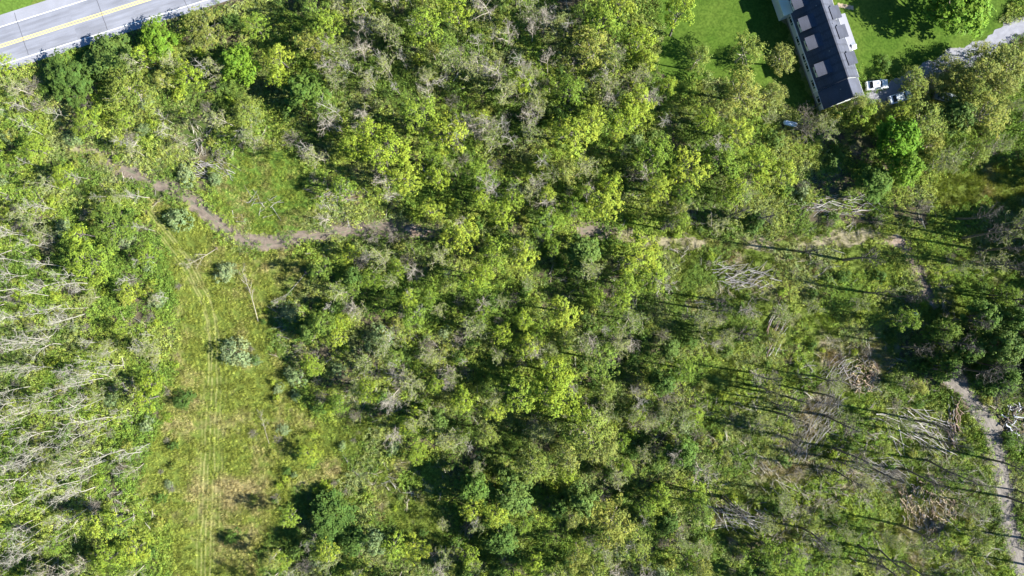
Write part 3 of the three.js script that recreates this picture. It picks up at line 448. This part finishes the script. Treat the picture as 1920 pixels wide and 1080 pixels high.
// ---------------------------------------------------------------- the long house
{
  const house = thing('house', 'long white house with dark shingle roof and six shed dormers by the lawn', 'house');
  house.position.copy(houseAt); house.rotation.y = houseTurn;
  const shingleMap = grainTexture((u, v, i, j) => { const s = (j % 8 < 2 ? .66 : .78) + .2 * fbm(u * 30, v * 8, 3) + .3 * (fbm(u * 4, v * 4 + 31, 3) - .3) + (hash(i >> 1, j) - .5) * .2; return [74 * s, 77 * s, 88 * s]; });
  shingleMap.repeat.set(.25, .25);
  const shingle = new THREE.MeshStandardMaterial({ map: shingleMap, roughness: .9 }), siding = mat([.62, .64, .58], .7), trim = mat([.78, .78, .76], .6), pane = mat([.02, .03, .035], .12, { metalness: .1 }), plinth = mat([.25, .24, .23]);
  const prism = (w, eave, ridge, z0, z1) => { const s = new THREE.Shape([[-w, -.1], [w, -.1], [w, eave], [0, ridge], [-w, eave]].map(q => new THREE.Vector2(...q))); return new THREE.ExtrudeGeometry(s, { depth: z1 - z0, bevelEnabled: false }).translate(0, 0, z0); };
  mesh('wall', prism(3.85, 3.2, 6.8, -25.8, -.1), siding, house);
  mesh('wall', prism(3.8, 2.85, 6.3, -.1, 3.7), siding, house);
  const slope = (side, half, eave, ridge, z0, z1, parent, name = 'roof') => {
    const dx = half, dy = ridge - eave, len = Math.hypot(dx, dy), g = box(len, .14, z1 - z0); const m = mesh(name, g, shingle, parent); m.position.set(side * half / 2, (eave + ridge) / 2 + .08, (z0 + z1) / 2); m.rotation.z = -side * Math.atan2(dy, dx); return m;
  };
  for (const s of [-1, 1]) {
    const r = slope(s, 4.25, 2.95, 7, -26, .2, house); mesh('fascia', box(.05, .2, 26.2, s * 2.95, -.02, 0), trim, r);
    const e = slope(s, 4.2, 2.6, 6.5, .2, 3.95, house); mesh('fascia', box(.05, .2, 3.75, s * 2.86, -.02, 0), trim, e);
    mesh('gutter', box(.12, .12, 26.1, s * 4.33, 2.86, -12.9), trim, house);
    for (const z of [-17.2, -12.8, -8.85, -3.4]) {
      const deep = s < 0 ? 2.8 : 1.7, front = s < 0 ? 3.92 : 3.3, mid = front - deep / 2;
      const d = mesh('dormer', box(deep, s < 0 ? 2 : 1.7, 2.1, s * mid, s < 0 ? 4.05 : 4.5, z), siding, house);
      const roof = mesh('dormer_roof', box(deep + .35, .12, 2.55), shingle, d); roof.position.set(s * (mid + .33 - (s < 0 ? 0 : .1)), s < 0 ? 5.36 : 5.55, z); roof.rotation.z = -s * .2;
      const wy = s < 0 ? 4.3 : 4.7; mesh('dormer_window', box(.06, 1.0, .85, s * (front + .02), wy, z - .1), trim, d); mesh('pane', box(.05, .84, .68, s * (front + .045), wy, z - .1), pane, d);
    }
    for (const z of [-22.5, -19.6, -15, -10.8, -7.2, -5.2, -1.6, 1.8]) { const y = z > 0 ? 1.5 : 1.7, w = mesh('window', box(.08, 1.35, 1.0, s * (z > 0 ? 3.82 : 3.88), y, z), trim, house); mesh('pane', box(.05, 1.15, .8, s * (z > 0 ? 3.85 : 3.91), y, z), pane, w); for (const q of [-.68, .68]) mesh('shutter', box(.05, 1.35, .32, s * (z > 0 ? 3.83 : 3.88), y, z + q), mat([.03, .09, .07], .6), w); }
  }
  for (const [x, z] of [[-1.2, -6], [-.9, -15], [1.1, -10.8], [-1.3, 1.6]]) mesh('vent_pipe', new THREE.CylinderGeometry(.07, .09, .7, 10).translate(x, 7.1 - Math.abs(x) * .95 - (z > 0 ? .5 : 0), z), plinth, house);
  mesh('chimney', box(.75, 1.9, .75, .7, 7.2, -20.5), mat([.24, .12, .09], .9), house);
  mesh('ridge_cap', box(.34, .07, 26.2, 0, 7.12, -12.9), shingle, house);
  mesh('corner_board', box(.16, 3.1, .16, -3.86, 1.5, -.1), trim, house);
  mesh('end_trim', box(7.6, .16, .06, 0, 2.75, 3.73), trim, house); mesh('foundation', box(7.9, .35, 29.3, 0, .12, -11.1), plinth, house);
  // side wing on the lawn side
  mesh('side_wing', box(1.7, 3.1, 7, -4.6, 1.5, -19.6), siding, house); const wr = mesh('side_wing_roof', box(2.0, .12, 7.2), mat([.78, .73, .52], .95), house); wr.position.set(-4.75, 3.2, -19.6); wr.rotation.z = .16;
  // porches on the drive side, with white gable boards
  const porch = mesh('porch_roof', box(2.3, .12, 7.4), mat([.2, .2, .225], .85), house); porch.position.set(5.1, 2.72, -9); porch.rotation.z = -.3;
  const gs = new THREE.Shape([[-.75, 0], [.75, 0], [0, .6]].map(q => new THREE.Vector2(...q)));
  for (const z of [-6]) mesh('gable', new THREE.ExtrudeGeometry(gs, { depth: .9, bevelEnabled: false }).rotateY(Math.PI / 2).translate(5.0, 2.62, z), z < -8 ? mat([.3, .3, .33], .8) : trim, house);
  for (const z of [-12.5, -10.2, -7.8, -5.5]) mesh('post', box(.12, 2.5, .12, 5.95, 1.2, z), trim, house);
  mesh('porch_floor', box(2.2, .25, 7.4, 4.95, .12, -9), plinth, house); mesh('door', box(.08, 2.05, .95, 3.9, 1.3, -9), mat([.12, .05, .04], .5), house);
}

// ---------------------------------------------------------------- cars and gas tank
function car(label, px, py, turn, paint, L = 4.3) {
  const c = thing('parked_car', label, 'car', undefined); c.position.copy(at(px, py)); c.rotation.y = turn; c.scale.set(L / 4.4, 1, 1);
  const body = new THREE.Shape(); body.moveTo(-2.15, .28); body.lineTo(2.12, .28); body.quadraticCurveTo(2.24, .55, 2.12, .74); body.lineTo(1.05, .93); body.lineTo(-1.45, .96); body.lineTo(-2.12, .9); body.quadraticCurveTo(-2.24, .6, -2.15, .28);
  const ex = (s, w, b) => new THREE.ExtrudeGeometry(s, { depth: w, bevelEnabled: true, bevelSize: b, bevelThickness: b, bevelSegments: 3 }).translate(0, 0, -w / 2);
  const pm = new THREE.MeshPhysicalMaterial({ color: lin(...paint), roughness: .35, clearcoat: .8, clearcoatRoughness: .1 }), glass = mat([.015, .02, .025], .06), rubber = mat([.02, .02, .02], .9), rim = mat([.5, .5, .52], .3, { metalness: .8 });
  mesh('body', ex(body, 1.58, .09), pm, c);
  const cab = new THREE.Shape([[-1.75, .92], [1.0, .92], [.3, 1.4], [-1.2, 1.42]].map(q => new THREE.Vector2(...q))); mesh('cabin_glass', ex(cab, 1.34, .05), glass, c);
  mesh('roof', new RoundedBoxGeometry(1.56, .09, 1.32, 3, .04).translate(-.45, 1.455, 0), pm, c);
  for (const [x, y, l, a] of [[.68, 1.19, .98, -.6], [-1.5, 1.2, .75, .74]]) for (const s of [-1, 1]) { const p = mesh('pillar', box(l, .05, .09), pm, c); p.position.set(x, y, s * .7); p.rotation.z = a; }
  for (const [x, z] of [[-1.35, -.8], [-1.35, .8], [1.38, -.8], [1.38, .8]]) { const w = mesh('wheel', new THREE.CylinderGeometry(.32, .32, .22, 20).rotateX(Math.PI / 2).translate(x, .32, z), rubber, c); mesh('rim', new THREE.CylinderGeometry(.2, .2, .235, 16).rotateX(Math.PI / 2).translate(x, .32, z), rim, w); }
  for (const s of [-1, 1]) { mesh('headlight', new RoundedBoxGeometry(.16, .14, .4, 2, .05).translate(2.16, .68, s * .6), mat([.7, .72, .75], .1), c); mesh('tail_light', new RoundedBoxGeometry(.1, .16, .38, 2, .04).translate(-2.2, .78, s * .62), mat([.3, .01, .01], .3), c); mesh('mirror', new RoundedBoxGeometry(.16, .12, .2, 2, .04).translate(.75, .98, s * .98), pm, c); }
  return c;
}
car('white saloon car parked on the driveway next to the house', 1641, 161, .12, [.75, .76, .74]);
car('silver-blue car parked under branches beside the white car', 1685, 184, .3, [.52, .57, .63], 4.6);
car('dark grey car standing under trees further along the driveway', 1768, 184, -.25, [.2, .23, .24], 4.4);
{
  const t = thing('gas_tank', 'white cylindrical gas tank on short legs near the house corner', 'tank'); t.position.copy(at(1481, 232, .6)).setY(0); t.rotation.y = -.22;
  const white = mat([.66, .74, .8], .35);  // white paint with the blue of skylit shade put into its colour
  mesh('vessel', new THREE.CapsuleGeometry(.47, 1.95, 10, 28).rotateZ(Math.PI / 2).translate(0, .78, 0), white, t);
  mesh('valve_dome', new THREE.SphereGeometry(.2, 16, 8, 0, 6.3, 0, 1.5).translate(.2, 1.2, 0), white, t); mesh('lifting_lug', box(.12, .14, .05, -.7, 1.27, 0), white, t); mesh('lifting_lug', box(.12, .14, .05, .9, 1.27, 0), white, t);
  for (const x of [-.75, .75]) mesh('leg', box(.2, .42, .7, x, .18, 0), mat([.3, .3, .3]), t);
}
{
  const b = thing('barrel', 'blue plastic barrel standing by the shaded stump', 'barrel'); b.position.copy(at(1714, 588));
  mesh('drum', new THREE.LatheGeometry([[0, 0], [.28, 0], [.3, .04], [.3, .28], [.315, .3], [.3, .32], [.3, .58], [.315, .6], [.3, .62], [.3, .86], [.27, .9], [0, .9]].map(q => new THREE.Vector2(...q)), 22), mat([.12, .22, .5], .4), b); mesh('lid', new THREE.CylinderGeometry(.25, .25, .03, 20).translate(0, .915, 0), mat([.6, .65, .72], .4), b);
}

// ---------------------------------------------------------------- brush, logs, fallen trees
const stickGeo = times(5, k => { const s = new Shape3(), f = wander(V(-.5, 0, 0), V(.5, 0, 0), 5, .035); s.tube(f, 1, .55, 6); const g = s.build(); const p = g.attributes.position; for (let j = 0; j < f.length; j++) for (let q = 0; q < 6; q++) { const n = j * 6 + q; p.setXYZ(n, f[j].x, f[j].y + (p.getY(n) - f[j].y) * .02, f[j].z + (p.getZ(n) - f[j].z) * .02); } return g; });
const woods = { pale: mat([.42, .39, .35]), grey: mat([.22, .205, .19]), tan: mat([.36, .26, .17]), straw: mat([.46, .36, .22]), brown: mat([.16, .11, .08]), white: mat([.6, .62, .66]) };
function pile(name, piece, label, category, cx, cy, rx, ry, n, [l0, l1], angle, spread, tones, thick = .06, high = .6, turn = 0) {
  const g = thing(name, label, category), c = at(cx, cy); g.position.copy(c);
  for (let k = 0; k < n; k++) {
    const a = rr(0, 6.28), r = Math.sqrt(rnd()), m = mesh(piece, pick(stickGeo), woods[pick(tones)], g), len = rr(l0, l1), w = thick * rr(.7, 1.7) / .02, ex = Math.cos(a) * r * rx, ez = Math.sin(a) * r * ry;
    m.position.set((ex * Math.cos(turn) - ez * Math.sin(turn)) / 9.3, rr(.1, high + .25) * (1.1 - r * .7) + thick, (ex * Math.sin(turn) + ez * Math.cos(turn)) / 9.3); m.rotation.set(0, -(angle + (rnd() + rnd() - 1) * spread), rr(-.12, .12)); m.scale.set(len, w, w);
  }
}
pile('brush_pile', 'branch', 'pale weathered branches lying heaped beside the faint track', 'brush pile', 1395, 518, 62, 22, 52, [2.2, 6], -.15, 1.1, ['pale', 'grey', 'grey'], .055);
pile('brush_pile', 'branch', 'row of grey logs lying side by side below the pale branch heap', 'brush pile', 1458, 612, 12, 38, 24, [3, 8], -1.08, .22, ['grey', 'brown', 'pale'], .08);
pile('brush_pile', 'branch', 'dark tangled brush along the upper side of the faint track', 'brush pile', 1575, 386, 85, 18, 80, [2, 5.5], .12, 1.1, ['grey', 'grey', 'pale', 'brown'], .05);
pile('wood_heap', 'billet', 'heap of tan split firewood in the shade of tall trees', 'firewood', 1620, 702, 26, 36, 95, [.6, 1.4], 0, 3, ['tan', 'straw', 'brown', 'grey'], .085, .7);
pile('wood_heap', 'billet', 'wide spread of straw-coloured cut wood beside the lower track', 'firewood', 1738, 945, 58, 52, 190, [.6, 1.9], 1.35, 1.3, ['straw', 'tan', 'grey', 'brown'], .065, .4);
pile('wood_heap', 'billet', 'narrow row of brown logs along the edge of the lower track', 'firewood', 1786, 788, 12, 50, 56, [.9, 2.6], 1.3, .8, ['brown', 'tan', 'grey'], .1, .9);
pile('scrap_heap', 'board', 'heap of whitish boards and dark scrap across the lower track', 'scrap', 1906, 785, 26, 32, 60, [.5, 2.2], 0, 3, ['white', 'grey', 'brown', 'grey'], .1, 1);
pile('brush_pile', 'pole', 'long pale felled poles crossed above the firewood spread', 'felled poles', 1718, 800, 66, 42, 34, [3.5, 9], .65, .9, ['pale', 'pale', 'grey'], .07, .5);
pile('brush_pile', 'branch', 'grey swath of cut brush slanting across the cleared ground', 'brush pile', 1530, 800, 30, 74, 120, [2, 4.5], -1.0, .7, ['grey', 'grey', 'pale'], .035, .7, .55);
pile('brush_pile', 'branch', 'scattered grey boughs beside the thicket of thin olive trees', 'brush pile', 1385, 972, 66, 26, 44, [2.5, 7], .45, .9, ['pale', 'grey', 'grey'], .06);
pile('brush_pile', 'branch', 'grey brush lying below the felled poles', 'brush pile', 1640, 880, 62, 24, 90, [1.6, 4], .15, 1.2, ['grey', 'pale', 'grey'], .035, .6);
pile('brush_pile', 'branch', 'pale logs stacked among yellow-green trees above the dirt track', 'brush pile', 806, 322, 26, 12, 16, [2.5, 5], .62, .35, ['pale', 'tan'], .09, .8);
pile('brush_pile', 'branch', 'loose pale sticks scattered in the small round clearing', 'brush pile', 478, 388, 46, 34, 22, [1, 3.4], .4, 2, ['pale', 'grey'], .045, .15);
pile('brush_pile', 'branch', 'dead bleached boughs along the upper bend of the dirt track', 'brush pile', 398, 318, 48, 16, 40, [1.5, 4], .3, .9, ['pale', 'grey'], .045, .6);
pile('brush_pile', 'branch', 'tawny brush lying along the dirt track under the trees', 'brush pile', 640, 366, 44, 12, 60, [1.6, 4], -.15, .6, ['tan', 'grey', 'pale'], .035, .6);
pile('brush_pile', 'branch', 'grey brush beside the heap of firewood in shade', 'brush pile', 1570, 690, 30, 26, 60, [1.4, 3.6], -.9, 1.4, ['grey', 'pale', 'brown'], .04, .6);
function fallen(label, x0, y0, x1, y1, root, bark, form = 'bare') {
  const A = at(x0, y0), B = at(x1, y1), L = A.distanceTo(B), g = thing('fallen_tree', label, 'fallen tree'), geo = forms[form][Math.floor(rnd() * forms[form].length)];
  g.position.copy(A).setY(.22); g.quaternion.setFromUnitVectors(V(0, 1, 0), B.clone().sub(A).setY(.35).normalize()); g.rotateY(rr(0, 6)); const s = L / 10; g.scale.set(s * .75, s, s * .75);
  mesh('trunk', geo[0], bark, g); mesh('twigs', geo[1], bark, g);
  if (root) { const r = new Shape3(); for (let k = 0; k < 16; k++) { const d = V(rr(-1, 1), rr(-.25, .05), rr(-1, 1)).normalize(); r.tube(wander(V(0, 0, 0), d.multiplyScalar(rr(.6, 1.1)), 3, .1), .1, .02, 5); } const disk = new THREE.SphereGeometry(.55, 12, 8); disk.scale(1, .35, 1); mesh('root_plate', disk, woods.brown, g); mesh('roots', r.build(), barkDark, g); }
}
fallen('uprooted tree with pale twin trunk lying in the meadow by the thicket', 574, 511, 508, 572, true, barkPale);
fallen('uprooted grey tree lying where the meadow meets the dirt track', 407, 466, 345, 500, true, barkGrey, 'budding');
fallen('pale dead tree lying in the middle of the meadow', 484, 600, 452, 498, false, barkGrey, 'pole');
fallen('long pale fallen tree beside the scattered grey boughs', 1446, 1004, 1350, 940, false, barkPale, 'pole');
fallen('pale fallen tree between felled poles and the lower track', 1792, 852, 1690, 788, false, barkPale, 'pole');
fallen('thin fallen tree near the straw-coloured meadow patch', 505, 830, 488, 765, false, barkGrey, 'pole');
fallen('grey fallen tree over the bare thicket floor next to the open meadow', 700, 790, 790, 748, false, barkGrey);
// more tall bare trees, thinly spread over the cleared ground
for (let k = 0, n = 0; n < 34 && k < 400; k++) {
  const x = rr(1290, 1960), y = rr(400, 1090), h = rr(10, 16); if (zoneOf(x, y) !== 'wood' || rnd() < (1700 - x) / 700 || clearOf.some(q => Math.hypot(q[0] - x, q[1] - y) < q[2])) continue;
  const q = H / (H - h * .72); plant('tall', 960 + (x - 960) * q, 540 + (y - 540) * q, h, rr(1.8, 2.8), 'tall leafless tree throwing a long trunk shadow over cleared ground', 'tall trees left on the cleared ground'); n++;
}
fallen('brown tree fallen across the cleared ground toward the firewood heap', 1455, 900, 1560, 945, false, barkGrey, 'pole');
renderer.render(scene, camera);
